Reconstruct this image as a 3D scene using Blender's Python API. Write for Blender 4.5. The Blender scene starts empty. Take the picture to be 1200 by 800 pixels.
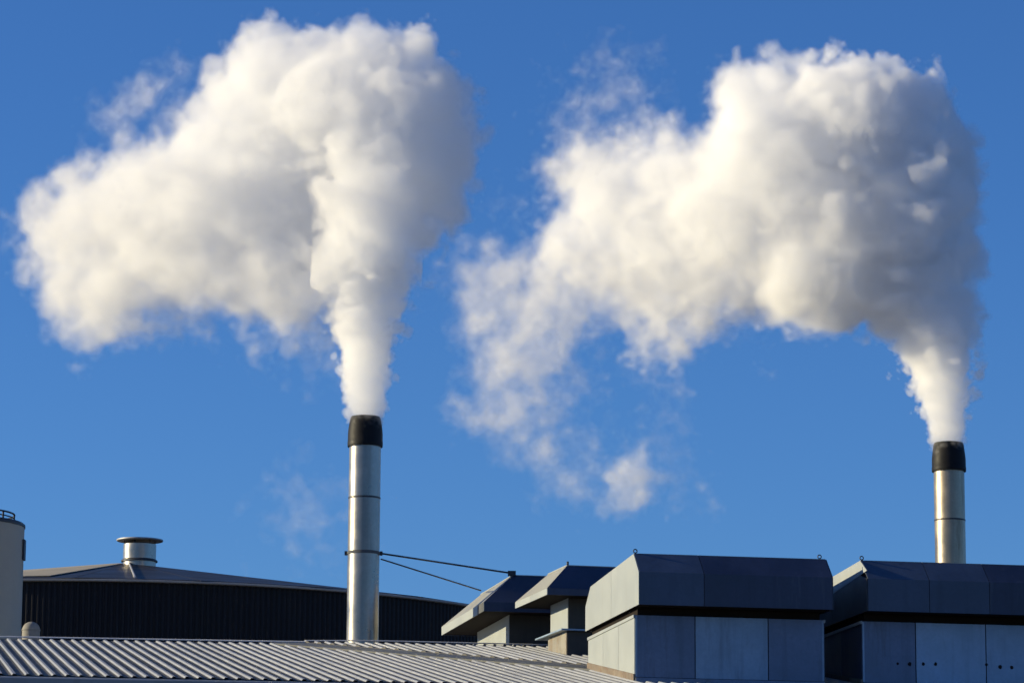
import bpy, bmesh, math, random
import numpy as np
from mathutils import Vector, Matrix

random.seed(11)
S = bpy.context.scene
COL = S.collection

# ------------------------------------------------------------------ camera
F_PX, PITCH, ROLL = 4076.0, 0.18955, 0.00635      # focal length in 1200-px-wide pixels
EYE = Vector((0.0, 0.0, 1.6))
cam_data = bpy.data.cameras.new('camera')
cam_data.sensor_width = 36.0
cam_data.lens = 36.0 * F_PX / 1200.0
cam_data.clip_start, cam_data.clip_end = 0.5, 6000.0
camera = bpy.data.objects.new('camera', cam_data)
COL.objects.link(camera)
camera.matrix_world = (Matrix.Translation(EYE) @ Matrix.Rotation(math.pi / 2 + PITCH, 4, 'X')
                       @ Matrix.Rotation(ROLL, 4, 'Z'))
S.camera = camera

# ------------------------------------------------------------------ sky, sun, exposure
SUN_EL, SUN_BACK = math.radians(16.0), math.radians(3.0)
to_sun = Vector((-math.cos(SUN_BACK) * math.cos(SUN_EL), math.sin(SUN_BACK) * math.cos(SUN_EL), math.sin(SUN_EL)))
world = bpy.data.worlds.new('World')
S.world = world
world.use_nodes = True
wn = world.node_tree
sky = wn.nodes.new('ShaderNodeTexSky')
sky.sky_type = 'NISHITA'
sky.sun_disc = False
sky.sun_elevation = SUN_EL
sky.sun_rotation = math.atan2(to_sun.x, to_sun.y)
sky.altitude, sky.air_density, sky.dust_density, sky.ozone_density = 0.0, 1.0, 0.1, 9.0
wn.nodes['Background'].inputs['Strength'].default_value = 0.086
tint = wn.nodes.new('ShaderNodeMix')            # white balance of the photograph's sky
tint.data_type, tint.blend_type = 'RGBA', 'MULTIPLY'
tint.inputs[0].default_value = 1.0
tint.inputs[7].default_value = (1.0, 0.955, 1.03, 1.0)
wn.links.new(sky.outputs[0], tint.inputs[6])
wn.links.new(tint.outputs[2], wn.nodes['Background'].inputs[0])
sun_data = bpy.data.lights.new('sun', 'SUN')
sun_data.energy, sun_data.angle, sun_data.color = 4.4, math.radians(0.5), (1.0, 0.86, 0.56)
sun = bpy.data.objects.new('sun', sun_data)
COL.objects.link(sun)
sun.rotation_euler = to_sun.to_track_quat('Z', 'Y').to_euler()
S.view_settings.view_transform = 'Standard'
S.view_settings.look = 'None'
S.view_settings.exposure = 0.6
S.view_settings.gamma = 1.0
S.cycles.volume_bounces = 16
S.cycles.max_bounces = 18
S.cycles.transparent_max_bounces = 64
S.cycles.adaptive_threshold = 0.06
# ------------------------------------------------------------------ helpers
def ray(x, y):
    """Direction from the eye through a point of the 1200 x 800 photograph (used to survey positions)."""
    dx, dy = x - 600.0, y - 400.0
    c, s = math.cos(ROLL), math.sin(ROLL)
    rx, ry = c * dx + s * dy, -s * dx + c * dy
    cp, sp = math.cos(PITCH), math.sin(PITCH)
    return Vector((rx / F_PX, cp + sp * ry / F_PX, sp - cp * ry / F_PX))

def at(x, y, depth):
    d = ray(x, y)
    return EYE + d * (depth / d.y)

ZED = Vector((0, 0, 1))

def thing(name, label, cat, loc, group=None):
    o = bpy.data.objects.new(name, None)
    COL.objects.link(o)
    o.location = loc
    o.empty_display_size = 0.3
    o['label'], o['category'] = label, cat
    if group: o['group'] = group
    return o

class MB:
    """Collects vertices and faces in world space and links them as one mesh object."""
    def __init__(self):
        self.v, self.f, self.s = [], [], []
    def add(self, vs, fs, smooth=False):
        b = len(self.v)
        self.v += [Vector(p) for p in vs]
        self.f += [tuple(i + b for i in q) for q in fs]
        self.s += [smooth] * len(fs)
        return self
    def prism(self, pts, off):
        """Polygon extruded by the vector off."""
        n = len(pts)
        vs = [Vector(p) for p in pts] + [Vector(p) + off for p in pts]
        fs = [tuple(range(n))[::-1], tuple(range(n, 2 * n))]
        fs += [(i, (i + 1) % n, n + (i + 1) % n, n + i) for i in range(n)]
        return self.add(vs, fs)
    def box(self, o, a, b, c):
        """Box from corner o along vectors a, b, c."""
        return self.prism([o, o + a, o + a + b, o + b], c)
    def tube(self, p, q, r, n=10, r2=None, smooth=True):
        p, q = Vector(p), Vector(q)
        d = (q - p).normalized()
        x = d.orthogonal().normalized(); y = d.cross(x)
        r2 = r if r2 is None else r2
        vs = [p + (x * math.cos(2 * math.pi * i / n) + y * math.sin(2 * math.pi * i / n)) * r for i in range(n)]
        vs += [q + (x * math.cos(2 * math.pi * i / n) + y * math.sin(2 * math.pi * i / n)) * r2 for i in range(n)]
        self.add(vs, [(i, (i + 1) % n, n + (i + 1) % n, n + i) for i in range(n)], smooth)
        self.add(vs, [tuple(range(n))[::-1], tuple(range(n, 2 * n))])
        return self
    def lathe(self, c, prof, n=48, closed=True, a0=0.0, a1=2 * math.pi):
        """Profile of (radius, height) turned about the upright axis through c."""
        full = abs(a1 - a0 - 2 * math.pi) < 1e-6
        m = n if full else n + 1
        vs = []
        for r, z in prof:
            for i in range(m):
                t = a0 + (a1 - a0) * i / n
                vs.append(Vector((c[0] + r * math.cos(t), c[1] + r * math.sin(t), c[2] + z)))
        fs = []
        for k in range(len(prof) - 1):
            for i in range(n):
                j = (i + 1) % m
                fs.append((k * m + i, k * m + j, (k + 1) * m + j, (k + 1) * m + i))
        self.add(vs, fs, True)
        if closed and full:
            self.add(vs[:m], [tuple(range(m))[::-1]]); self.add(vs[-m:], [tuple(range(m))])
        return self
    def ring(self, c, ax, R, r, n=16, k=8):
        ax = ax.normalized(); x = ax.orthogonal().normalized(); y = ax.cross(x)
        vs = []
        for i in range(n):
            t = 2 * math.pi * i / n
            e = x * math.cos(t) + y * math.sin(t)
            for j in range(k):
                u = 2 * math.pi * j / k
                vs.append(Vector(c) + e * (R + r * math.cos(u)) + ax * r * math.sin(u))
        fs = [(i * k + j, ((i + 1) % n) * k + j, ((i + 1) % n) * k + (j + 1) % k, i * k + (j + 1) % k) for i in range(n) for j in range(k)]
        return self.add(vs, fs, True)
    def build(self, name, mat, parent=None, bevel=0.0):
        o_ = Vector((0, 0, 0))
        p = parent
        while p is not None:
            o_ += p.location; p = p.parent
        me = bpy.data.meshes.new(name)
        me.from_pydata([tuple(v - o_) for v in self.v], [], self.f)
        me.polygons.foreach_set('use_smooth', self.s)
        bm = bmesh.new(); bm.from_mesh(me)
        bmesh.ops.remove_doubles(bm, verts=bm.verts, dist=1e-5)
        bmesh.ops.recalc_face_normals(bm, faces=bm.faces)
        if bevel:
            es = [e for e in bm.edges if len(e.link_faces) == 2 and e.calc_face_angle(0) > 0.5]
            bmesh.ops.bevel(bm, geom=es, offset=bevel, segments=1, affect='EDGES', clamp_overlap=True)
        for e in bm.edges:
            if len(e.link_faces) == 2 and e.calc_face_angle(0) > 0.6: e.smooth = False
        bm.to_mesh(me); bm.free()
        me.materials.append(mat)
        o = bpy.data.objects.new(name, me)
        COL.objects.link(o)
        if parent is not None: o.parent = parent
        return o

# ------------------------------------------------------------------ materials
def metal(name, tone, rough=0.45, metallic=0.0, var=0.18, stain=None, stain_amt=0.0, streak=True, scale=1.3, bump=0.15, spec=0.5, st_z=0.12):
    """Sheet metal: mottled tone, upright streaks, optional stain colour, faint dents."""
    m = bpy.data.materials.new(name); m.use_nodes = True
    t = m.node_tree; N, L = t.nodes.new, t.links.new
    b = t.nodes['Principled BSDF']
    tc = N('ShaderNodeTexCoord')
    info = N('ShaderNodeObjectInfo')
    off = N('ShaderNodeVectorMath'); off.operation = 'MULTIPLY_ADD'
    comb = N('ShaderNodeCombineXYZ')
    for i in range(3): L(info.outputs['Random'], comb.inputs[i])
    L(comb.outputs[0], off.inputs[0]); off.inputs[1].default_value = (37, 53, 71); L(tc.outputs['Object'], off.inputs[2])
    def noise(sc, stretch, detail=6, rough_=0.6):
        mp = N('ShaderNodeMapping'); mp.inputs['Scale'].default_value = stretch
        L(off.outputs[0], mp.inputs[0])
        n = N('ShaderNodeTexNoise'); n.inputs['Scale'].default_value = sc; n.inputs['Detail'].default_value = detail; n.inputs['Roughness'].default_value = rough_
        L(mp.outputs[0], n.inputs['Vector'])
        return n.outputs['Fac']
    def ramp(a, lo, hi, to0=0.0, to1=1.0):
        r = N('ShaderNodeMapRange'); r.inputs[1].default_value = lo; r.inputs[2].default_value = hi; r.inputs[3].default_value = to0; r.inputs[4].default_value = to1
        L(a, r.inputs[0]); return r.outputs[0]
    def mix(f, a, c, kind='MIX'):
        x = N('ShaderNodeMix'); x.data_type = 'RGBA'; x.blend_type = kind
        if isinstance(f, float): x.inputs[0].default_value = f
        else: L(f, x.inputs[0])
        for s_, v in ((x.inputs[6], a), (x.inputs[7], c)):
            if isinstance(v, tuple): s_.default_value = (*v, 1)
            else: L(v, s_)
        return x.outputs[2]
    big = noise(scale, (1, 1, 1))
    fine = noise(scale * 14, (1, 1, 1), 3)
    col = mix(ramp(big, 0.3, 0.7), tuple(c * (1 - var) for c in tone), tuple(min(1.0, c * (1 + var)) for c in tone))
    col = mix(ramp(fine, 0.35, 0.7, 0.0, 0.35), col, tuple(c * (1 - 1.2 * var) for c in tone))
    if streak:
        st = noise(scale * 5, (1, 1, 0.05), 4)
        col = mix(ramp(st, 0.52, 0.75, 0.0, 0.55), col, tuple(c * (1 - 1.6 * var) for c in tone))
    if stain:
        sn = noise(scale * 2.2, (1, 1, st_z), 6, 0.7)
        col = mix(ramp(sn, 0.62 - 0.2 * stain_amt, 0.80 - 0.1 * stain_amt, 0.0, min(1.0, 0.35 + stain_amt)), col, stain)
    # every sheet its own slight tone
    rv = ramp(info.outputs['Random'], 0, 1, 1 - 0.5 * var, 1 + 0.5 * var)
    sc_ = N('ShaderNodeVectorMath'); sc_.operation = 'SCALE'
    L(col, sc_.inputs[0]); L(rv, sc_.inputs['Scale'])
    L(sc_.outputs[0], b.inputs['Base Color'])
    b.inputs['Metallic'].default_value = metallic
    b.inputs['Specular IOR Level'].default_value = spec
    L(ramp(big, 0.25, 0.75, max(0.05, rough - 0.1), min(1.0, rough + 0.12)), b.inputs['Roughness'])
    if bump:
        bp = N('ShaderNodeBump'); bp.inputs['Strength'].default_value = bump; bp.inputs['Distance'].default_value = 0.02
        L(noise(scale * 1.6, (1, 1, 0.6), 4), bp.inputs['Height']); L(bp.outputs[0], b.inputs['Normal'])
    return m

RUST = (0.22, 0.105, 0.04)
M = {}
M['stack'] = metal('galvanised_stack', (0.33, 0.305, 0.265), 0.31, 0.86, 0.25, (0.2, 0.17, 0.12), 0.25, scale=1.1, bump=0.06)
M['stack_warm'] = metal('stained_stack', (0.38, 0.32, 0.235), 0.36, 0.8, 0.25, (0.15, 0.09, 0.045), 0.6, scale=1.4)
M['black'] = metal('black_cowl', (0.010, 0.010, 0.011), 0.55, 0.0, 0.3, (0.03, 0.028, 0.025), 0.2, scale=3, spec=0.15)
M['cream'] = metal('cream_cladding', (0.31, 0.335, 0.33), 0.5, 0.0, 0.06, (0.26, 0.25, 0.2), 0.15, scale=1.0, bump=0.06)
M['cream_slope'] = metal('weathered_cream_cladding', (0.29, 0.285, 0.24), 0.5, 0.0, 0.10, (0.18, 0.15, 0.11), 0.3, scale=1.2)
M['slate'] = metal('slate_cladding', (0.034, 0.044, 0.078), 0.45, 0.1, 0.25, (0.15, 0.16, 0.18), 0.05, scale=1.2, bump=0.25)  # dark sheet, its tone lowered further to stand for unlit faces
M['slate_pale'] = metal('faded_slate_cladding', (0.055, 0.075, 0.115), 0.45, 0.1, 0.22, scale=1.2, bump=0.25)
M['zinc'] = metal('zinc_panel', (0.27, 0.365, 0.475), 0.42, 0.2, 0.2, (0.13, 0.14, 0.17), 0.35, scale=1.3, bump=0.3)
M['zinc_dark'] = metal('dull_zinc_panel', (0.15, 0.19, 0.275), 0.42, 0.2, 0.22, (0.08, 0.08, 0.09), 0.4, scale=1.3, bump=0.3)
M['soot'] = metal('sooty_frame', (0.026, 0.021, 0.018), 0.9, 0.0, 0.25, streak=False, bump=0, spec=0.08)  # near-black tone for frames, undersides and openings
M['rusty'] = metal('rusty_flashing', (0.18, 0.15, 0.115), 0.75, 0.0, 0.35, (0.13, 0.065, 0.03), 0.85, streak=False, scale=3.5, bump=0.1, st_z=0.8)
M['rust_box'] = metal('rust_streaked_cladding', (0.27, 0.25, 0.205), 0.55, 0.0, 0.16, (0.17, 0.105, 0.055), 0.7, scale=1.3, bump=0.06, st_z=0.4)
M['sooty_panel'] = metal('sooty_panel', (0.06, 0.055, 0.047), 0.6, 0.0, 0.2, spec=0.2)  # dark tone stands for the hood's shade on the body fronts
M['roof'] = metal('zincalume_roofing', (0.32, 0.33, 0.345), 0.5, 0.1, 0.16, (0.25, 0.24, 0.22), 0.2, streak=False, scale=0.9, bump=0, spec=0.3)
M['roof_pan'] = metal('grimy_roof_pan', (0.155, 0.148, 0.135), 0.7, 0.0, 0.35, (0.055, 0.05, 0.042), 0.5, streak=False, scale=0.8, bump=0, spec=0.12)  # shadow of the ribs put into the pan colour
M['lap'] = metal('grimy_lap_flashing', (0.145, 0.15, 0.145), 0.6, 0.0, 0.25, streak=False, scale=0.8, bump=0, spec=0.2)
M['gutter'] = metal('painted_gutter', (0.24, 0.26, 0.28), 0.45, 0.0, 0.12, (0.15, 0.13, 0.1), 0.2, scale=1.0, bump=0.04)
M['tank_wall'] = metal('dark_ribbed_cladding', (0.017, 0.017, 0.020), 0.6, 0.0, 0.2, scale=0.4, bump=0, spec=0.2)
M['tank_roof'] = metal('dark_roof_plate', (0.036, 0.036, 0.040), 0.42, 0.0, 0.2, (0.06, 0.06, 0.06), 0.1, streak=False, scale=0.6, bump=0.04, spec=0.04)
M['tank_pale'] = metal('pale_roof_plate', (0.44, 0.40, 0.33), 0.7, 0.0, 0.1, streak=False, scale=0.8, bump=0.03, spec=0.0)  # sunlight on the cone roof put into the tone
M['trim'] = metal('grey_trim', (0.38, 0.38, 0.39), 0.5, 0.1, 0.1, scale=1.0, bump=0)
M['silo'] = metal('silo_plate', (0.36, 0.33, 0.27), 0.6, 0.0, 0.08, (0.30, 0.28, 0.22), 0.2, scale=0.9, bump=0.05)
M['dark_steel'] = metal('dark_steel', (0.035, 0.037, 0.045), 0.5, 0.3, 0.2, streak=False, bump=0)
M['drum'] = metal('drum_paint', (0.24, 0.225, 0.195), 0.7, 0.0, 0.1, streak=False, bump=0, spec=0.2)
M['patch'] = metal('grey_patch', (0.10, 0.105, 0.11), 0.7, 0.0, 0.1, spec=0.1)
M['rod'] = metal('weathered_steel_rod', (0.06, 0.06, 0.065), 0.5, 0.4, 0.2, streak=False, bump=0)
M['ground'] = metal('packed_gravel', (0.13, 0.12, 0.10), 0.9, 0.0, 0.25, (0.07, 0.08, 0.04), 0.4, streak=False, scale=0.2, bump=0.3)

# ------------------------------------------------------------------ ground
g = MB().add([(-2500, -2500, 0), (2500, -2500, 0), (2500, 2500, 0), (-2500, 2500, 0)], [(0, 1, 2, 3)]).build('ground', M['ground'])
g['kind'] = 'structure'

# ------------------------------------------------------------------ workshop with the ribbed roof
PHI, RP = 0.18412, 0.14427
U = Vector((math.cos(PHI), math.sin(PHI), 0)); V = Vector((-math.sin(PHI), math.cos(PHI), 0))
O3 = Vector((2.0884, 56.0, 0.0))
SL = (V * math.cos(RP) + ZED * math.sin(RP)); RN = U.cross(SL).normalized()
ROOF0 = O3 + U * 0.05 + V * 0.45 + ZED * 6.825
TAN = math.tan(RP)
def roof_pt(u, v, h=0.0):
    p = O3 + U * u + V * v
    p.z = ROOF0.z + (v - 0.45) * TAN
    return p + RN * h
def v_eave(u): return -1.08 + 0.08 * u
def v_ridge(u): return 12.71 + 0.198 * min(u, 0.6)
def v_lap(u): return 5.57 - 1.585 * u
PITCH_R, RIB_B, RIB_T, RIB_H = 0.2013, 0.080, 0.040, 0.025
def profile(u0, n):
    """Rib profile of a sheet of n ribs starting at u0: (u, height)."""
    out = [(u0, 0.0)]
    for k in range(n):
        c = u0 + (k + 0.5) * PITCH_R
        out += [(c - RIB_B / 2, 0.0), (c - RIB_T / 2, RIB_H), (c + RIB_T / 2, RIB_H), (c + RIB_B / 2, 0.0)]
    out.append((u0 + n * PITCH_R, 0.0))
    return out

shed = thing('workshop', 'long low workshop under a pale ribbed metal roof, in front of the other buildings', 'building', roof_pt(0, 6) - ZED * roof_pt(0, 6).z)
UA, UB = -14.0, 14.5
rr = random.Random(4)
def sheet(u0, n, va, vb, h, skirt, name):
    pr = profile(u0, n)
    mb = MB()
    j = rr.uniform(-0.002, 0.002)
    lo_ = [roof_pt(u, va(u), h + z + j) for u, z in pr]; hi_ = [roof_pt(u, vb(u), h + z + j) for u, z in pr]
    k = len(pr)
    mb.add(lo_ + hi_, [(i, i + 1, k + i + 1, k + i) for i in range(k - 1)])
    if skirt:
        dn = [roof_pt(u, va(u), 0.0) for u, z in pr]
        mb.add(lo_ + dn, [(i, i + 1, k + i + 1, k + i) for i in range(k - 1)])
    o = mb.build(name, M['roof_pan'], shed)
    o.data.materials.append(M['roof'])
    for f in o.data.polygons:
        z = [(o.data.vertices[i].co + shed.location - ROOF0).dot(RN) - h - j for i in f.vertices]
        if max(z) > RIB_H * 0.6 and (max(z) - min(z) < 0.05): f.material_index = 1
    return o
u0 = -9.65 - 0.5 * PITCH_R - 20 * PITCH_R
while u0 < UB - 1.0:
    sheet(u0, 5, v_eave, v_ridge, 0.0, False, 'roof_sheet')
    u0 += 5 * PITCH_R
u0 = -9.65 + 28 * PITCH_R
def lap_lo(u): return min(max(v_lap(u), v_eave(u) + 0.05), v_ridge(u) - 0.05)
while u0 < UB - 1.0:
    sheet(u0, 5, lap_lo, v_ridge, 0.038, True, 'roof_sheet')
    u0 += 5 * PITCH_R
uq = (-4.6, 4.2)
lq = lambda u, o_: max(min(v_lap(u) + o_, v_ridge(u) - 0.02), v_eave(u) + 0.05)
us = [uq[0] + (uq[1] - uq[0]) * i / 40 for i in range(41)]
top_, bot_ = [roof_pt(u, lq(u, 0.35), 0.0325) for u in us], [roof_pt(u, lq(u, -1.75), 0.0325) for u in us]
low_ = [p - RN * 0.03 for p in bot_]
MB().add(top_ + bot_ + low_, [(i, i + 1, 41 + i + 1, 41 + i) for i in range(40)] + [(41 + i, 42 + i, 83 + i, 82 + i) for i in range(40)]).build('lap_flashing', M['lap'], shed)
def roof_quad(u_a, u_b, va, vb, h): return [roof_pt(u_a, va(u_a), h), roof_pt(u_b, va(u_b), h), roof_pt(u_b, vb(u_b), h), roof_pt(u_a, vb(u_a), h)]
MB().prism(roof_quad(UA, UB, v_eave, v_ridge, -0.012), -RN * 0.12).build('roof_deck', M['gutter'], shed)
# ridge cap, a strip standing a little above the rib tops
mb = MB()
mb.prism([roof_pt(UA, v_ridge(UA) - 0.12, 0.034), roof_pt(-3.9, v_ridge(-3.9) - 0.12, 0.034), roof_pt(-3.9, v_ridge(-3.9) + 0.25, 0.034), roof_pt(UA, v_ridge(UA) + 0.25, 0.034)], RN * 0.014)
mb.build('ridge_cap', M['trim'], shed)
mb = MB()
mb.prism([roof_pt(-3.9, v_ridge(-3.9) + 0.02, 0.055), roof_pt(-2.5, v_ridge(-2.5) + 0.02, 0.078), roof_pt(UB, v_ridge(UB) + 0.02, 0.08), roof_pt(UB, v_ridge(UB) + 0.3, 0.08), roof_pt(-2.5, v_ridge(-2.5) + 0.3, 0.078), roof_pt(-3.9, v_ridge(-3.9) + 0.3, 0.055)], RN * 0.012)
mb.build('ridge_cap', M['trim'], shed)
# gutter below the eave
def eave_pt(u, dv, dz): return roof_pt(u, v_eave(u) + dv, 0.0) + ZED * dz
prof = [(0.03, -0.015), (-0.10, -0.02), (-0.13, -0.035), (-0.11, -0.17), (-0.05, -0.20), (0.03, -0.20)]
a = [eave_pt(UA, p, q) for p, q in prof]; b = [eave_pt(UB, p, q) for p, q in prof]
n = len(prof)
MB().add(a + b, [(i, (i + 1) % n, n + (i + 1) % n, n + i) for i in range(n)] + [tuple(range(n)), tuple(range(n, 2 * n))]).build('gutter', M['gutter'], shed)
# walls, as a closed box under the deck
wa, wb = roof_pt(UA + 0.15, v_eave(UA) + 0.25, -0.14), roof_pt(UB - 0.15, v_eave(UB) + 0.25, -0.14)
ra, rb_ = roof_pt(UA + 0.15, v_ridge(UA), -0.14), roof_pt(UB - 0.15, v_ridge(UB), -0.14)
ba, bb = ra + V * 11 - ZED * 1.6, rb_ + V * 11 - ZED * 1.6
fl = lambda p: Vector((p.x, p.y, 0.0))
vs = [wa, wb, rb_, ra, bb, ba] + [fl(p) for p in (wa, wb, rb_, ra, bb, ba)]
MB().add(vs, [(0, 1, 7, 6), (1, 2, 4, 10, 7), (5, 3, 0, 6, 11), (4, 5, 11, 10), (0, 3, 2, 1), (3, 5, 4, 2), (6, 7, 10, 11)]).build('wall', M['gutter'], shed)
MB().prism([ra + ZED * 0.13 + V * 0.02, rb_ + ZED * 0.13 + V * 0.02, bb + ZED * 0.13 + V * 0.4, ba + ZED * 0.13 + V * 0.4], -ZED * 0.1).build('rear_roof', M['roof'], shed)

# ------------------------------------------------------------------ the two box ventilators at the front
def box_vent(name, label, u0, w, seams_hood, seams_body, left_lit, front_body, hood_mats, d=4.218, of=0.45, ol=0.03):
    zh, z2, zt, c, bz = 8.037, 8.565, 8.909, 0.385, 7.925
    Lp = lambda u, v, z: O3 + U * (u0 + u) + V * v + ZED * z
    base = Lp(w / 2, d / 2, 0); base.z = roof_pt(u0 + w / 2, d / 2).z
    t = thing(name, label, 'ventilator', base, 'box ventilators along the eave')
    e = 0.012
    # inner hood frame, a touch smaller than the cladding
    prof = [(e, zh + e), (e, z2), (c, zt - e), (d - 1.1 * c, zt - e - 0.14), (d - e, z2 - 0.1), (d - e, zh + e)]
    far = lambda pr: [Lp(w - e, v, z) for v, z in pr]
    MB().prism([Lp(e, v, z) for v, z in prof], U * (w - 2 * e)).build('hood_frame', M['soot'], t)
    # front cladding: upright part and slanted part bent from one sheet
    th = 0.016
    xs = [0.0] + seams_hood + [w]
    for k in range(len(xs) - 1):
        a, b = xs[k] + 0.005, xs[k + 1] - 0.005
        pr = [(0, zh), (0, z2), (c, zt), (c + 0.01, zt - th), (th, z2 - 0.006), (th, zh)]
        o = MB().prism([Lp(a, v, z) for v, z in pr], U * (b - a)).build('hood_panel', M[hood_mats[k]], t)
    # top sheets
    for k in range(len(xs) - 1):
        a, b = xs[k] + 0.004, xs[k + 1] - 0.004
        pr = [(c + 0.012, zt - 0.012), (c + 0.012, zt + 0.008), (d - 1.1 * c, zt - 0.13), (d, z2 - 0.1), (d, zh), (d - th, zh), (d - th, z2 - 0.1), (d - 1.1 * c, zt - 0.15)]
        MB().prism([Lp(a, v, z) for v, z in pr], U * (b - a)).build('top_sheet', M['cream_slope'], t)
    # end cladding: two sheets with an open joint
    vm = 0.50 * d
    for s, u in ((-1, 0.0), (1, w)):
        em = 'cream' if s < 0 else 'slate'  # end turned from the sun has its shade in the colour
        off = U * (0.014 * s)
        up = zt - (0.14 * (vm - c) / (d - 2.1 * c))
        for pr in ([(0.004, zh), (0.004, z2), (c, zt - 0.003), (vm - 0.006, up - 0.003), (vm - 0.006, zh)],
                   [(vm + 0.006, zh), (vm + 0.006, up - 0.003), (d - 1.1 * c, zt - 0.143), (d - 0.004, z2 - 0.1), (d - 0.004, zh)]):
            if s < 0 and not left_lit:  # sunlit strip and cast shade below painted as cream over dark panels
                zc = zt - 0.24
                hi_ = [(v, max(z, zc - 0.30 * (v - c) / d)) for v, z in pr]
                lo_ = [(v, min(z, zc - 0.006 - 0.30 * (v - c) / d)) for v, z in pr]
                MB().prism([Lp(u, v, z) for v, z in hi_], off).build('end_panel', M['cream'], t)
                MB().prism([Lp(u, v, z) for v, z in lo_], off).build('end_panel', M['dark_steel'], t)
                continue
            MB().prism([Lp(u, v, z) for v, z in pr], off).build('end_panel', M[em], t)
    # recessed dark slot under the hood
    MB().box(Lp(ol + 0.05, of + 0.06, bz - 0.05), U * (w - 2 * ol - 0.10), V * (d - of - 0.2), ZED * (zh + 0.005 - bz + 0.05)).build('air_slot', M['soot'], t)
    # lower casing: core and its panels
    def foot(v): return roof_pt(u0, v).z + 0.03
    b0, b1 = of, d - 0.10
    core = [(b0 + e, foot(b0) - 0.06), (b0 + e, bz - 0.01), (b1 - e, bz - 0.01), (b1 - e, foot(b1) - 0.06)]
    MB().prism([Lp(ol + e, v, z) for v, z in core], U * (w - 2 * ol - 2 * e)).build('casing', M['soot'], t)
    ys = [ol] + seams_body + [w - ol]
    for k in range(len(ys) - 1):
        a, b = ys[k] + 0.008, ys[k + 1] - 0.008
        MB().box(Lp(a, b0, foot(b0) + 0.05), U * (b - a), V * 0.014, ZED * (bz - foot(b0) - 0.06)).build('front_panel', M[front_body[k]], t, 0.003)
    dv = (b1 - b0) / 3
    for s, u in ((-1, ol), (1, w - ol)):
        for k in range(3):
            va, vb = b0 + k * dv + 0.006, b0 + (k + 1) * dv - 0.006
            MB().prism([Lp(u, va, foot(va) + 0.09), Lp(u, vb, foot(vb) + 0.09), Lp(u, vb, bz - 0.004), Lp(u, va, bz - 0.004)], U * (0.014 * s)).build('side_panel', M['cream' if left_lit and s < 0 else 'slate'], t)  # sides out of the sun get the shade-darkened tone
        MB().prism([Lp(u, b0 - 0.01, foot(b0) - 0.12), Lp(u, b1, foot(b1) - 0.12), Lp(u, b1, foot(b1) + 0.10), Lp(u, b0 - 0.01, foot(b0) + 0.10)], U * (0.035 * s)).build('side_flashing', M['rusty'], t)
        # pale angle along the head of the side panels
        MB().box(Lp(u, b0, bz - 0.055), V * (b1 - b0), ZED * 0.05, U * (0.03 * s)).build('head_trim', M['cream'], t)
    MB().box(Lp(ol, b0 - 0.05, foot(b0) - 0.10), U * (w - 2 * ol), V * 0.05, ZED * 0.14).build('foot_flashing', M['zinc_dark'], t)
    for u in (ol, w - ol - 0.03):
        MB().box(Lp(u, b0 - 0.006, foot(b0) + 0.06), U * 0.03, V * 0.02, ZED * (bz - foot(b0) - 0.08)).build('corner_trim', M['zinc'], t)
    for u in (0.02, w - 0.10):
        MB().ring(Lp(u, c + 0.02, zt + 0.045), V, 0.030, 0.009).build('lifting_eye', M['dark_steel'], t)
    return t, Lp, foot(b0), bz
v3, L3, f3, bz3 = box_vent('box_ventilator', 'box ventilator with a tall sunlit cream end wall facing the small hooded vents', 0.0, 3.23,
         [1.075], [1.03, 2.26], True, ['zinc_dark', 'zinc', 'zinc_dark'], ['slate_pale', 'slate'])
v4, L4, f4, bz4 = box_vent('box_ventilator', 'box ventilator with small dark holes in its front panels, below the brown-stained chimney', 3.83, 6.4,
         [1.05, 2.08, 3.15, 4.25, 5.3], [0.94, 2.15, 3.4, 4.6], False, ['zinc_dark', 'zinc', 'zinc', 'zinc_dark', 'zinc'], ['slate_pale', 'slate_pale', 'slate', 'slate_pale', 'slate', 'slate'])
for px, py, r in ((1052, 777, 0.022), (1066, 777.5, 0.034), (1082, 777.5, 0.03), (1096.5, 777.5, 0.03), (1156, 778, 0.026), (1172, 781, 0.034), (1185.5, 781.5, 0.03)):
    d_ = ray(px, py)
    k = ((O3 + V * 0.45 - EYE).dot(V)) / d_.dot(V)
    p = EYE + d_ * k
    x, z = U, ZED
    pts = [p + (x * math.cos(i * math.pi / 5) * r * rr.uniform(0.75, 1.05) + z * math.sin(i * math.pi / 5) * r * rr.uniform(0.85, 1.15)) for i in range(10)]
    MB().prism(pts, -V * 0.006).build('hole', M['soot'], v4)

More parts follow.
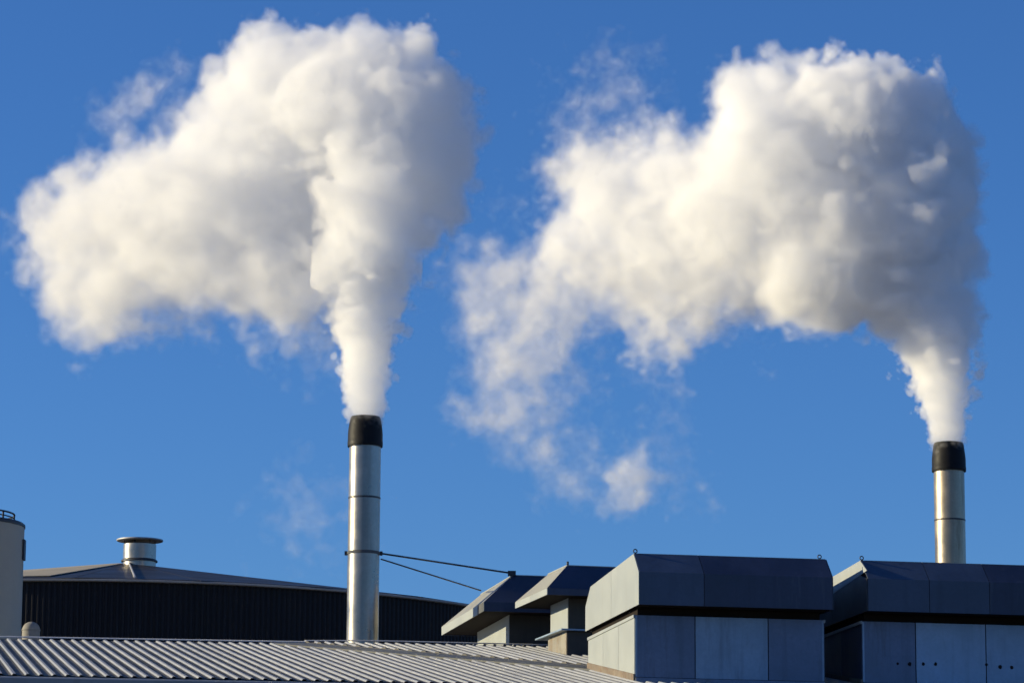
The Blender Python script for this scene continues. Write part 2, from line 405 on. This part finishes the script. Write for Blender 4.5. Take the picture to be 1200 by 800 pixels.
# ------------------------------------------------------------------ the two small hooded vents further up the roof
def hood_vent(label, p0, yaw, o, d, z0, fas, a_in, rise, far_in, w, lower, end_cap):
    u = Vector((math.cos(yaw), math.sin(yaw), 0)); v = Vector((-math.sin(yaw), math.cos(yaw), 0))
    H = Vector((p0.x, p0.y, 0)) - u * o - v * o
    P = lambda a, b, z: H + u * a + v * b + ZED * z
    t = thing('hooded_vent', label, 'ventilator', P(w / 2, d / 2, p0.z), 'hooded vents on the upper roof')
    z1, z2 = z0 + fas, z0 + fas + rise
    i0, i1, j0, j1 = a_in, w - a_in, a_in, d - far_in
    e = 0.012
    # hollow hood: soffit plate and frame
    MB().prism([P(e, e, z0 + 0.02), P(w - e, e, z0 + 0.02), P(w - e, d - e, z0 + 0.02), P(e, d - e, z0 + 0.02)], ZED * (fas - 0.03)).build('soffit', M['soot'], t)
    def face(name, pts, mat, th=0.014):
        n_ = (pts[1] - pts[0]).cross(pts[2] - pts[0]).normalized()
        cen = P(w / 2, d / 2, z0 + 0.1)
        if n_.dot(cen - pts[0]) < 0: n_ = -n_
        return MB().prism(pts, n_ * th).build(name, M[mat], t)
    mv = d * 0.5
    # sun-side fascia in two lengths, other fascias whole
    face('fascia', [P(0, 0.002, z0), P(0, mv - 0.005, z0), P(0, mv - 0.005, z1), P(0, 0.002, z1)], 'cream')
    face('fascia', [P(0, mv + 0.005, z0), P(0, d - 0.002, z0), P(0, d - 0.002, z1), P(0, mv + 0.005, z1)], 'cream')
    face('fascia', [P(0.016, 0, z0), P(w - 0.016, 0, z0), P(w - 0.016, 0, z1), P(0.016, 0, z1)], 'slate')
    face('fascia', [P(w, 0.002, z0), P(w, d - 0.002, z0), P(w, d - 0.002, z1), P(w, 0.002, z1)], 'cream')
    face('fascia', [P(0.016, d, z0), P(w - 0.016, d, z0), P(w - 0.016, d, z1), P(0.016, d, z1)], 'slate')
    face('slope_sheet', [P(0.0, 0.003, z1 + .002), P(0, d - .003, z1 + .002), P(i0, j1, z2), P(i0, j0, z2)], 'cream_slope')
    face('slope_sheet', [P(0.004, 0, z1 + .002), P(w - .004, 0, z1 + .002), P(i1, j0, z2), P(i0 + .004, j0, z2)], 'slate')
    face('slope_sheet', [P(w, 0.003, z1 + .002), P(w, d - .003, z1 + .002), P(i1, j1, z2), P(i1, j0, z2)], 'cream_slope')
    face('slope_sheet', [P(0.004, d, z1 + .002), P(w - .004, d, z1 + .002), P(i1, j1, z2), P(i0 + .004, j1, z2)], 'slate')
    MB().prism([P(i0 - .01, j0 - .012, z2 - .004), P(i1 + .01, j0 - .012, z2 - .004), P(i1 + .01, j1 + .01, z2 - .004), P(i0 - .01, j1 + .01, z2 - .004)], ZED * 0.016).build('top_plate', M['cream'], t)
    MB().tube(P(i0 + 0.02, j0 + 0.02, z2), P(i0 + 0.02, j0 + 0.02, z2 + 0.08), 0.022).build('lifting_stub', M['dark_steel'], t)
    if end_cap:
        MB().box(P(-0.006, 0.02, z0 - 0.004), v * 0.60, u * 0.02, ZED * (fas + 0.006)).build('fascia_cover', M['patch'], t)
    # body under the hood
    bw, bd = w - 2 * o, d - 2 * o
    bot = roof_pt(0, 0).z + ((p0 - roof_pt(0, 0)).dot(V)) * TAN - 0.35
    def shell(off, za, zb, m_side, m_front):
        A = lambda a, b, z: P(o + a, o + b, z)
        MB().prism([A(off + e, off + e, za), A(bw - off - e, off + e, za), A(bw - off - e, bd - off - e, za), A(off + e, bd - off - e, za)], ZED * (zb - za)).build('casing', M['soot'], t)
        for aa, m_ in ((0, m_side), (1, m_side)):
            x = off if aa == 0 else bw - off
            MB().box(A(x, off + .004, za), v * (bd - 2 * off - .008), u * (-0.012 if aa == 0 else 0.012), ZED * (zb - za - .004)).build('side_panel', M[m_], t)
        MB().box(A(off, off, za), u * (bw - 2 * off), v * -0.012, ZED * (zb - za - .006)).build('front_panel', M[m_front], t)
    if lower:
        zl = p0.z + 0.50
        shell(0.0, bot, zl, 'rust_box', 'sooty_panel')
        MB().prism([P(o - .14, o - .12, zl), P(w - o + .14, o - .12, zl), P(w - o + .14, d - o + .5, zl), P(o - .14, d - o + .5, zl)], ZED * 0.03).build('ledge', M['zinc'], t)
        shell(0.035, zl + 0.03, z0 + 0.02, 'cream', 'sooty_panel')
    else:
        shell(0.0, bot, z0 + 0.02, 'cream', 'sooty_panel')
    return t, P
def roof_hit(x, y):
    d_ = ray(x, y)
    return EYE + d_ * ((ROOF0 - EYE).dot(RN) / d_.dot(RN))
p2 = roof_hit(664.5, 770); p1 = roof_hit(597, 757.5)
hood_vent('small hooded vent with a ledge round its rust-streaked lower box, beside the tall cream wall', p2, 0.2463, 0.53, 2.407, 9.134 + (p2.z - 8.032), 0.12, 0.52, 0.50, 0.52, 3.0, True, False)
v1, P1 = hood_vent('small hooded vent with two stay rods from the tall chimney', p1, 0.197, 0.652, 4.666, 9.273 + (p1.z - 8.650), 0.177, 0.72, 0.634, 0.6, 3.0, False, True)

# ------------------------------------------------------------------ chimneys
D1, D2 = 69.0, 80.0
def chimney(label, x, depth, y_top, cap_b, joints, mat, w_px, cap_px, top_px, base_z):
    m = depth / F_PX
    t = thing('chimney', label, 'chimney', Vector((at(x, y_top, depth).x, depth, 0)), 'metal chimneys giving off steam')
    X = t.location.x
    zs = [at(x, y, depth).z for y in [y_top, cap_b] + joints]
    r = w_px * m / 2; rc = cap_px * m / 2; rt = top_px * m / 2
    c = Vector((X, depth, 0))
    edges = [zs[1] + 0.08] + zs[2:] + [base_z]
    for k in range(len(edges) - 1):
        rk = r - 0.004 * (len(edges) - 2 - k) * 0
        MB().lathe(c, [(rk, edges[k + 1] + 0.006), (rk, edges[k] - 0.006)], 64).build('flue_section', M[mat], t)
    for z in edges[1:-1]:
        MB().lathe(c, [(r - 0.002, z - 0.022), (r + 0.007, z - 0.014), (r + 0.007, z + 0.010), (r - 0.002, z + 0.018)], 64, False).build('joint_band', M['dark_steel'], t)
    h = zs[0] - zs[1]
    cap = [(r + 0.01, zs[1] + 0.03), (rc * 0.99, zs[1] - 0.01), (rc, zs[1] + 0.02), (rc, zs[1] + 0.09), (rc * 0.985, zs[1] + 0.10), (rc * 0.985, zs[1] + 0.42 * h), (rc * 0.965, zs[1] + 0.55 * h), (rc * 0.925, zs[1] + 0.74 * h), (rt + 0.014, zs[0] - 0.03), (rt, zs[0]), (rt - 0.03, zs[0]), (rt - 0.03, zs[0] - 0.4), (r * 0.6, zs[0] - 0.42)]
    MB().lathe(c, cap, 64, False).build('cowl', M['black'], t)
    MB().lathe(c, [(rt - 0.028, zs[0] - 0.40), (0.01, zs[0] - 0.41)], 32, False).build('flue_throat', M['soot'], t)
    return t, X, r
c1, X1, R1 = chimney('tall silver chimney with a black cowl and two stay rods, rising behind the ribbed roof', 428.4, D1, 488.5, 523, [583.5, 647], 'stack', 37.6, 42.0, 34.5, 4.0)
c2, X2, R2 = chimney('shorter brown-stained chimney with a black cowl, standing behind the box ventilator with holes', 1111.5, D2, 519, 552, [609.5], 'stack_warm', 36.2, 40.6, 34.0, 4.0)
zb = at(428, 648, D1).z
MB().lathe(Vector((X1, D1, 0)), [(R1, zb - 0.028), (R1 + 0.015, zb - 0.024), (R1 + 0.015, zb + 0.024), (R1, zb + 0.028)], 64, False).build('clamp_band', M['patch'], c1)
for s in (-1, 1):
    MB().box(Vector((X1 + s * (R1 + 0.035) - 0.025, D1 - 0.04, zb - 0.04)), Vector((0.05, 0, 0)), Vector((0, 0.08, 0)), ZED * 0.08).build('clamp_lug', M['dark_steel'], c1)
dv1 = at(601, 671.5, P1(0.72, 0.72, 0).y)
MB().tube(Vector((X1 + R1 + 0.03, D1, zb)), dv1, 0.018, 8).build('stay_rod', M['rod'], c1)
dv2 = at(563.5, 691.5, P1(0.4, 3.2, 0).y)
MB().tube(Vector((X1 + R1 + 0.03, D1 + 0.03, at(448, 654.5, D1).z)), dv2, 0.015, 8).build('stay_rod', M['rod'], c1)
MB().box(dv1 - Vector((0.10, 0.04, 0.05)), Vector((0.16, 0, 0)), Vector((0, 0.08, 0)), ZED * 0.10).build('rod_bracket', M['dark_steel'], c1)

# ------------------------------------------------------------------ round dark tank behind
TD, TR = 110.0, 13.4
tc_ = Vector((at(150, 660, TD).x, TD, 0))
z_rim = at(150, 676.8, TD - TR).z
z_apex = z_rim + TR * math.tan(math.radians(8.9))
tank = thing('round_tank', 'large round dark tank with a shallow cone roof and near-black wall behind the workshop', 'tank', tc_)
NS = 24
for k in range(NS):
    a0, a1 = 2 * math.pi * k / NS, 2 * math.pi * (k + 1) / NS
    pts, fl_ = [], []
    nn = 22
    for i in range(nn * 4 + 1):
        t_ = a0 + (a1 - a0) * i / (nn * 4)
        rr_ = TR - 0.10 + (0.0, 0.0, 0.045, 0.045)[i % 4]
        pts.append((tc_.x + rr_ * math.cos(t_), TD + rr_ * math.sin(t_)))
    vs = [(x, y, 0) for x, y in pts] + [(x, y, z_rim - 0.1) for x, y in pts]
    k_ = len(pts)
    MB().add(vs, [(i, i + 1, k_ + i + 1, k_ + i) for i in range(k_ - 1)]).build('wall_sheet', M['tank_wall'], tank)
def cone(r, t_, h=0.0): return Vector((tc_.x + r * math.cos(t_), TD + r * math.sin(t_), z_rim + (TR - r) / TR * (z_apex - z_rim) + h))
for k in range(NS):
    a0, a1 = 2 * math.pi * k / NS + 0.0015, 2 * math.pi * (k + 1) / NS - 0.0015
    MB().prism([cone(0.3, a0), cone(TR + 0.05, a0), cone(TR + 0.05, a1), cone(0.3, a1)], -ZED * 0.06).build('roof_plate', M['tank_roof'], tank)
F0 = math.atan2(-TD, -tc_.x)
for th in range(-10, -50, -10):  # added plates, paler to paint the sunlit sectors of the cone
    a0, a1 = F0 + math.radians(th), F0 + math.radians(th - 9.9)
    MB().prism([cone(0.9, a0, 0.012), cone(TR * 0.93, a0, 0.012), cone(TR * 0.93, a1, 0.012), cone(0.9, a1, 0.012)], ZED * 0.02).build('pale_roof_plate', M['tank_pale'], tank)
MB().prism([cone(0.8, F0 + 0.02, 0.01), cone(TR, F0 + 0.0135, 0.01), cone(TR, F0 + 0.0165, 0.01), cone(0.8, F0 + 0.06, 0.01)], ZED * 0.05).build('roof_seam', M['trim'], tank)
MB().lathe(tc_, [(TR - 0.08, z_rim - 0.10), (TR + 0.06, z_rim - 0.09), (TR + 0.08, z_rim - 0.045), (TR + 0.05, z_rim - 0.035)], 144, False).build('rim_trim', M['trim'], tank)

rv = thing('roof_ventilator', 'round silver ventilator with a flat disc cap on top of the cone roof', 'roof vent', Vector((at(163.5, 650, TD - 0.6).x, TD - 0.6, z_apex - 0.25)))
q = Vector((rv.location.x, TD - 0.6, 0))
m_ = (TD - 0.6) / F_PX
zt_, zb_ = at(163.5, 633, TD - 0.6).z, at(163.5, 656, TD - 0.6).z
zc_ = at(163.5, 638, TD - 0.6).z
MB().lathe(q, [(19.4 * m_, zb_ - 0.3), (19.4 * m_, zc_)], 48, False).build('collar', M['stack'], rv)
MB().lathe(q, [(19.4 * m_ - 0.03, zb_), (0.02, zb_ + 0.02)], 32, False).build('damper', M['soot'], rv)
MB().lathe(q, [(19.6 * m_, zb_ - 0.02), (21.5 * m_, zb_ - 0.06), (21.5 * m_, zb_ - 0.02), (19.6 * m_, zb_ + 0.02)], 48, False).build('base_flange', M['dark_steel'], rv)
MB().lathe(q, [(0.02, zt_ - 0.02), (27.0 * m_, zt_ - 0.025), (27.5 * m_, zt_ - 0.01), (27.4 * m_, zt_ + 0.02), (14 * m_, zt_ + 0.06), (0.02, zt_ + 0.08)], 56, False).build('disc_cap', M['trim'], rv)
for k in range(6):
    a_ = k * math.pi / 3 + 0.3
    e_ = Vector((math.cos(a_), math.sin(a_), 0)) * (18.2 * m_)
    MB().tube(q + e_ + ZED * (zc_ - 0.15), q + e_ + ZED * (zt_ - 0.02), 0.015, 6).build('cap_bracket', M['dark_steel'], rv)

# ------------------------------------------------------------------ silo at the left edge
SD, SR = 84.0, 1.55
sx = at(28.3, 613, SD).x - SR
zs_ = at(20, 613, SD).z
silo = thing('silo', 'pale grey cylindrical silo with a railing on its top, beside the dark round tank', 'silo', Vector((sx, SD, 0)))
sc0 = Vector((sx, SD, 0))
cuts = [0.0, 3.2, 6.1, 9.0, zs_ - 0.06]
for k in range(4):
    MB().lathe(sc0, [(SR, cuts[k] + 0.004), (SR, cuts[k + 1] - 0.004)], 72, False).build('shell_ring', M['silo'], silo)
for z in cuts[1:-1]:
    MB().lathe(sc0, [(SR - 0.004, z - 0.012), (SR + 0.003, z - 0.006), (SR + 0.003, z + 0.006), (SR - 0.004, z + 0.012)], 72, False).build('weld_seam', M['silo'], silo)
MB().lathe(sc0, [(SR - 0.01, zs_ - 0.10), (SR + 0.02, zs_ - 0.09), (SR + 0.02, zs_ - 0.03), (SR - 0.03, zs_ + 0.01), (0.05, zs_ + 0.12)], 72, False).build('silo_lid', M['dark_steel'], silo)
mm = SD / F_PX
rail_r = at(16.5, 608, SD).x - sx
zr = at(10, 602.5, SD).z
MB().ring(sc0 + ZED * zr, ZED, rail_r, 0.022, 40, 6).build('handrail', M['dark_steel'], silo)
MB().ring(sc0 + ZED * (zr - 0.10), ZED, rail_r, 0.016, 40, 6).build('handrail', M['dark_steel'], silo)
for k in range(12):
    a_ = k * math.pi / 6
    e_ = Vector((math.cos(a_), math.sin(a_), 0)) * rail_r
    MB().tube(sc0 + e_ + ZED * (zs_), sc0 + e_ + ZED * zr, 0.026, 6).build('rail_post', M['dark_steel'], silo)
MB().box(Vector((sx + SR - 0.01, SD - 0.14, at(30, 656, SD).z)), Vector((0.055, 0, 0)), Vector((0, 0.28, 0)), ZED * (24 * mm)).build('side_bracket', M['dark_steel'], silo)

# pale round-topped drum just right of the silo, showing over the ridge
dd_ = 79.0
dc = Vector((at(36.5, 735, dd_).x, dd_, 0)); dr = 10.5 * dd_ / F_PX
zd = at(36.5, 728, dd_).z
drum = thing('vent_drum', 'small pale grey domed drum showing over the roof ridge just beside the silo', 'drum', dc)
pr = [(dr, 0.0), (dr, zd - dr * 0.95)] + [(dr * math.cos(a_ * math.pi / 16), zd - dr * 0.95 + dr * 0.95 * math.sin(a_ * math.pi / 16)) for a_ in range(1, 8)] + [(0.01, zd)]
MB().lathe(dc, pr, 40, False).build('drum_shell', M['drum'], drum)
MB().lathe(dc, [(dr, zd - dr * 1.02), (dr + 0.012, zd - dr * 1.0), (dr + 0.012, zd - dr * 0.9), (dr, zd - dr * 0.88)], 40, False).build('drum_band', M['drum'], drum)
# ------------------------------------------------------------------ steam
def band_noise(shape, lo, hi, rng, vox):
    """Smooth band-limited random field, wavelengths lo..hi metres, unit variance."""
    f = [np.fft.fftfreq(n, vox) for n in shape[:2]] + [np.fft.rfftfreq(shape[2], vox)]
    k = np.sqrt(f[0][:, None, None] ** 2 + f[1][None, :, None] ** 2 + f[2][None, None, :] ** 2).astype(np.float32)
    kc = 1.0 / math.sqrt(lo * hi)
    g = np.exp(-(np.log(np.maximum(k, 1e-6) / kc) / math.log(hi / lo)) ** 2 * 2.0).astype(np.float32)
    w = rng.standard_normal(shape).astype(np.float32)
    n = np.fft.irfftn(np.fft.rfftn(w) * g, s=shape, axes=(0, 1, 2)).astype(np.float32)
    return n / n.std()

def steam(name, blobs, depth, seed, vox, sigma, pad=0.5, parent=None, rough=1.0):
    """blobs: (x, y, r, dy, density, softness) in photograph pixels at the stack's depth; dy is a depth offset, in radii."""
    m = depth / F_PX
    rng = np.random.default_rng(seed)
    B = []
    for x, y, r, dy, rho, soft in blobs:
        c = at(x, y, depth + dy * m)
        B.append((c.x, c.y, c.z, r * m, rho, soft * m))
    B = np.array(B)
    lo = (B[:, :3] - B[:, 3:4]).min(0) - pad
    hi = (B[:, :3] + B[:, 3:4]).max(0) + pad
    n = np.ceil((hi - lo) / vox).astype(int)
    n = n + n % 2
    hi = lo + (n - 1) * vox
    ax = [lo[i] + np.arange(n[i]) * vox for i in range(3)]
    acc = np.zeros(n, np.float32); ar = np.zeros(n, np.float32); asf = np.zeros(n, np.float32); asz = np.zeros(n, np.float32)
    for cx, cy, cz, r, rho, soft in B:
        R = r * 1.0 + pad + 0.6 * r
        i0 = np.maximum(0, ((np.array((cx, cy, cz)) - R - lo) / vox).astype(int))
        i1 = np.minimum(n, ((np.array((cx, cy, cz)) + R - lo) / vox).astype(int) + 2)
        sl = tuple(slice(a, b) for a, b in zip(i0, i1))
        X, Y, Z = (ax[i][sl[i]] for i in range(3))
        d = np.sqrt((X[:, None, None] - cx) ** 2 + (Y[None, :, None] - cy) ** 2 + (Z[None, None, :] - cz) ** 2) - r
        k = 1.0 / (0.10 * r + 0.04)
        w = np.exp(np.clip(-k * d, -14, 14)).astype(np.float32)
        # work with d scaled to a common smoothing length
        acc[sl] += w; ar[sl] += w * rho; asf[sl] += w * soft; asz[sl] += w * r
    ok = acc > 1e-6
    inv = np.where(ok, 1.0 / np.maximum(acc, 1e-6), 0)
    ar *= inv; asf *= inv; asz *= inv
    d = np.where(ok, -np.log(np.maximum(acc, 1e-6)) * (0.10 * asz + 0.04), 9.0).astype(np.float32)
    shp = tuple(int(v) for v in n)
    old = np.clip((asf / m - 6.0) / 36.0, 0.12, 1.0)                     # 0 fresh from the stack, 1 well mixed with air
    thin = np.clip((0.34 - ar) * 4.0, 0, 1)
    # stir: displace the body by smooth random vectors so that its outline curls and tears
    n1 = band_noise(shp, 0.8, 2.2, rng, vox) * 0.17
    n2 = band_noise(shp, 0.28, 0.8, rng, vox) * 0.10
    idx = []
    for k in range(3):
        s_ = tuple(q * (k + 1) // 4 for q in shp)
        dv = (np.roll(n1, s_, (0, 1, 2)) + np.roll(n2, s_, (2, 0, 1))) * old * (1 + thin) / vox
        g_ = np.arange(shp[k], dtype=np.float32).reshape([-1 if a == k else 1 for a in range(3)])
        idx.append(np.clip(np.rint(dv + g_), 0, shp[k] - 1).astype(np.int32))
    flat = (idx[0] * shp[1] + idx[1]) * shp[2] + idx[2]
    del idx, dv
    d, ar, asf, asz, old, thin = (a_.ravel()[flat] for a_ in (d, ar, asf, asz, old, thin))
    del flat
    nz = n1 * 0
    tear = n1 / 0.17 * 0.55
    lam, amp = 2.2, 1.0
    while lam > vox * 2.2:
        b = band_noise(shp, lam * 0.6, lam * 1.2, rng, vox)
        nz += ((np.abs(b) - 0.8) * (1.0 - 0.85 * old) * 1.1 + 0.62 * b * old) * (amp * np.minimum(1.0, (asz * 1.5 / lam)))
        if lam < 1.2: tear += np.roll(b, shp[0] // 2, 0) * amp * 0.7
        lam *= 0.52; amp *= 0.60
    a = rough * 0.27 * np.minimum(asz, 0.9) * (1.0 - 0.22 * old) * (1.0 + 0.2 * thin)
    dd = d - a * nz
    den = np.clip(-dd / np.maximum(1.25 * asf, 0.02) + 0.15, 0, 1)
    den = den * den * (3 - 2 * den) * ar
    kt = 0.12 + 0.25 * old + 0.45 * thin
    den *= np.exp(np.clip(kt * tear - 0.5 * kt * kt, -3, 1.2))
    den[0] = den[-1] = 0; den[:, 0] = den[:, -1] = 0; den[:, :, 0] = den[:, :, -1] = 0
    # nested closed skins of equal density: each adds its share to the steam inside it
    prev, outer = 0.0, None
    for k, lev in enumerate(LEVELS):
        if not (den > lev).any(): break
        vv, qq = surface_nets(den, lev)
        mat = bpy.data.materials.get('steam_%d' % k)
        if mat is None:
            mat = bpy.data.materials.new('steam_%d' % k)
            mat.use_nodes = True
            t = mat.node_tree
            t.nodes.remove(t.nodes['Principled BSDF'])
            v = t.nodes.new('ShaderNodeVolumeScatter')
            v.inputs['Color'].default_value = STEAM
            v.inputs['Density'].default_value = sigma * 1.25 * (lev - prev)
            v.inputs['Anisotropy'].default_value = 0.0
            t.links.new(v.outputs[0], t.nodes['Material Output'].inputs['Volume'])
        prev = lev
        me = bpy.data.meshes.new(name)
        me.vertices.add(len(vv)); me.vertices.foreach_set('co', (lo + vv * vox).astype(np.float32).ravel())
        me.loops.add(len(qq) * 4); me.loops.foreach_set('vertex_index', qq.astype(np.int32).ravel())
        me.polygons.add(len(qq)); me.polygons.foreach_set('loop_start', np.arange(len(qq), dtype=np.int32) * 4)
        me.update(calc_edges=True)
        me.materials.append(mat)
        o = bpy.data.objects.new(name if outer is None else 'dense_steam', me)
        COL.objects.link(o)
        o.parent = parent if outer is None else outer
        if outer is None: outer = o
    return outer

STEAM = (0.997, 0.980, 0.938, 1)
LEVELS = (0.018, 0.07, 0.18, 0.42, 0.85)
def surface_nets(f, lev):
    """Closed quad surface where the grid f crosses lev: (vertices in grid units, quads)."""
    ins = f > lev
    n0, n1, n2 = f.shape
    c = np.zeros((n0 - 1, n1 - 1, n2 - 1), np.uint8)
    for a in (0, 1):
        for b in (0, 1):
            for d in (0, 1):
                c += ins[a:n0 - 1 + a, b:n1 - 1 + b, d:n2 - 1 + d]
    cells = np.nonzero((c > 0) & (c < 8))
    idx = np.full(c.shape, -1, np.int32)
    idx[cells] = np.arange(len(cells[0]), dtype=np.int32)
    I = np.stack(cells, 1)
    s = np.zeros((len(I), 3), np.float32); w = np.zeros((len(I), 1), np.float32)
    corners = [(a, b, d) for a in (0, 1) for b in (0, 1) for d in (0, 1)]
    vals = {k: f[I[:, 0] + k[0], I[:, 1] + k[1], I[:, 2] + k[2]] for k in corners}
    for k in corners:
        for ax in range(3):
            if k[ax]: continue
            m = list(k); m[ax] = 1; m = tuple(m)
            a, b = vals[k], vals[m]
            x = (a > lev) != (b > lev)
            t = np.where(x, (lev - a) / np.where(x, b - a, 1), 0)
            p = np.empty((len(I), 3), np.float32); p[:] = k; p[:, ax] = t
            s += p * x[:, None]; w += x[:, None]
    verts = I + s / w
    quads = []
    for ax in range(3):
        u, v = (ax + 1) % 3, (ax + 2) % 3
        lo_ = [slice(None)] * 3; hi_ = [slice(None)] * 3
        lo_[ax] = slice(0, -1); hi_[ax] = slice(1, None)
        a, b = ins[tuple(lo_)], ins[tuple(hi_)]
        e = np.stack(np.nonzero(a != b), 1)
        e = e[(e[:, u] > 0) & (e[:, v] > 0) & (e[:, u] < f.shape[u] - 1) & (e[:, v] < f.shape[v] - 1)]
        out = a[e[:, 0], e[:, 1], e[:, 2]]
        def ci(du, dv):
            k = e.copy(); k[:, u] += du; k[:, v] += dv
            return idx[k[:, 0], k[:, 1], k[:, 2]]
        q = np.stack([ci(-1, -1), ci(0, -1), ci(0, 0), ci(-1, 0)], 1)
        q[~out] = q[~out][:, ::-1]
        quads.append(q)
    return verts, np.concatenate(quads)

def stalk(pts, rho, soft):
    return [(x, y, r, 0, rho, soft) for x, y, r in pts]
rb = random.Random(5)
def puff(pts, rho, soft, spread=0.35, dy=0):
    return [(x, y, r, dy + rb.uniform(-spread, spread) * r, rho, soft) for x, y, r in pts]
def drift(b, x0, slope):
    # the wind carries the steam to the left and away: (x0, slope) pairs, piecewise
    def off(x):
        o, xa = 0.0, x0
        for xb, s in slope:
            if x < xa: o += s * (xa - max(x, xb))
            xa = xb
        return o
    return [(x, y, r, dy + off(x), rho, soft) for x, y, r, dy, rho, soft in b]
left_col = stalk([(430,497,15),(430,487,17),(429,476,19),(429,466,21),(429,456,22),(429,445,24),(429,433,26),(429,421,28),(429,408,31),(428,394,34),(428,380,37)], 1.5, 4)
left_col += stalk([(428,362,40),(428,345,43),(428,327,46),(428,308,49)], 1.1, 7) + stalk([(430,286,51),(432,262,53)], 0.5, 14) + stalk([(434,236,50)], 0.15, 20)
left = stalk([(430,305,46),(431,285,54),(434,260,62),(437,232,66)], 0.7, 14)
left += puff([(452,190,84),(440,150,90),(400,125,92),(325,115,86),(465,115,76),(490,180,74),], 0.85, 12, 0.3, 50)
left += puff([(478,64,36),(514,112,38),(526,190,36),(518,240,36),(497,272,28)], 0.9, 9, 0.2, 40)
left += puff([(370,75,48),(430,66,44),(310,75,44),(270,100,38),(330,210,100),(260,190,82)], 0.75, 21, 0.3, 50)
left += puff([(250,260,98),(185,255,92),(125,270,92),(80,262,66),(60,290,50),(95,335,66),(135,352,62),(190,320,70),(270,315,72),(330,335,68),(330,300,72),(110,378,40),(165,205,48),(102,220,36)], 0.6, 36)
left += puff([(355,385,46),(385,400,42),(345,418,26)], 0.22, 44, 0.3, 60)
left += puff([(140,135,34),(160,118,30),(182,104,26),(202,86,22),(215,72,18),(112,128,16),(220,140,36),(150,160,24)], 0.34, 36)
left += puff([(298,437,14),(262,385,26),(240,390,20)], 0.08, 30)
left += puff([(358,605,56),(375,575,42),(346,625,38)], 0.09, 50, 0.2, 60)
left += puff([(500,335,30),(525,352,26),(515,300,22),(540,320,22)], 0.10, 40)
right_col = stalk([(1111,525,15),(1111,514,17),(1110,502,20),(1109,491,22),(1107,480,25),(1106,468,28),(1104,455,31),(1102,441,35),(1100,426,39)], 1.4, 5)
right_col += stalk([(1098,408,43),(1095,390,47)], 1.0, 9) + stalk([(1091,368,50),(1086,345,52)], 0.5, 16) + stalk([(1080,320,50)], 0.15, 20)
right = stalk([(1096,385,46),(1090,360,54)], 0.8, 14)
right += puff([(1078,325,64),(1068,285,74),(1062,240,82),(1060,200,84),(1048,160,84),(1000,145,82),(1002,108,44),(1046,138,46),(1090,182,46),(1120,205,32),(1110,240,40),(1112,300,34),(1124,358,26),(1030,330,60),(1114,395,20)], 1.1, 11)
right += puff([(985,250,80),(950,320,76),(960,180,80),(900,180,86),(872,112,48),(905,105,44),(940,100,40)], 0.9, 22)
right += puff([(950,240,96),(860,250,92),(800,230,84),(790,300,82),(720,235,72),(695,200,54),(740,300,74),(782,370,54),(792,398,34),(850,330,66),(680,285,56),(655,310,46),(700,320,54),(660,200,38),(770,180,46)], 0.62, 36)
right += puff([(600,330,56),(562,325,48),(580,370,50),(625,378,58),(662,360,54),(592,425,48),(640,425,50),(700,365,40),(575,455,40)], 0.42, 56)
right += puff([(560,490,36),(610,485,48),(648,525,38),(662,565,34),(640,560,28),(555,400,30),(600,520,30)], 0.36, 56)
right += puff([(737,560,38),(722,588,26),(757,546,24)], 0.5, 34)
right += puff([(772,425,34),(782,460,28),(890,415,18),(760,530,38),(805,570,34),(690,562,36),(790,500,26),(880,390,18),(680,520,34),(700,470,26)], 0.14, 50)
right += puff([(720,92,46),(700,130,50),(750,105,36),(672,160,42),(730,150,32),(605,240,30)], 0.15, 50)
for blobs, col, x0, slope, dep, seed, label in ((left, left_col, 432, ((-300, 0.68),), D1, 3, 'thick white steam plume rising from the tall silver chimney and drifting left'),
        (right, right_col, 1105, ((900, 0.12), (300, 0.9)), D2, 9, 'greyer steam plume with ragged wisps, rising from the brown-stained chimney')):
    o = steam('steam_plume', drift(blobs, x0, slope), dep, seed, 0.05, 2.7)
    o['label'], o['category'], o['group'] = label, 'steam', 'plumes of steam above the chimneys'
    steam('fresh_column', col, dep, seed + 47, 0.028, 2.7, 0.25, o, 1.35)
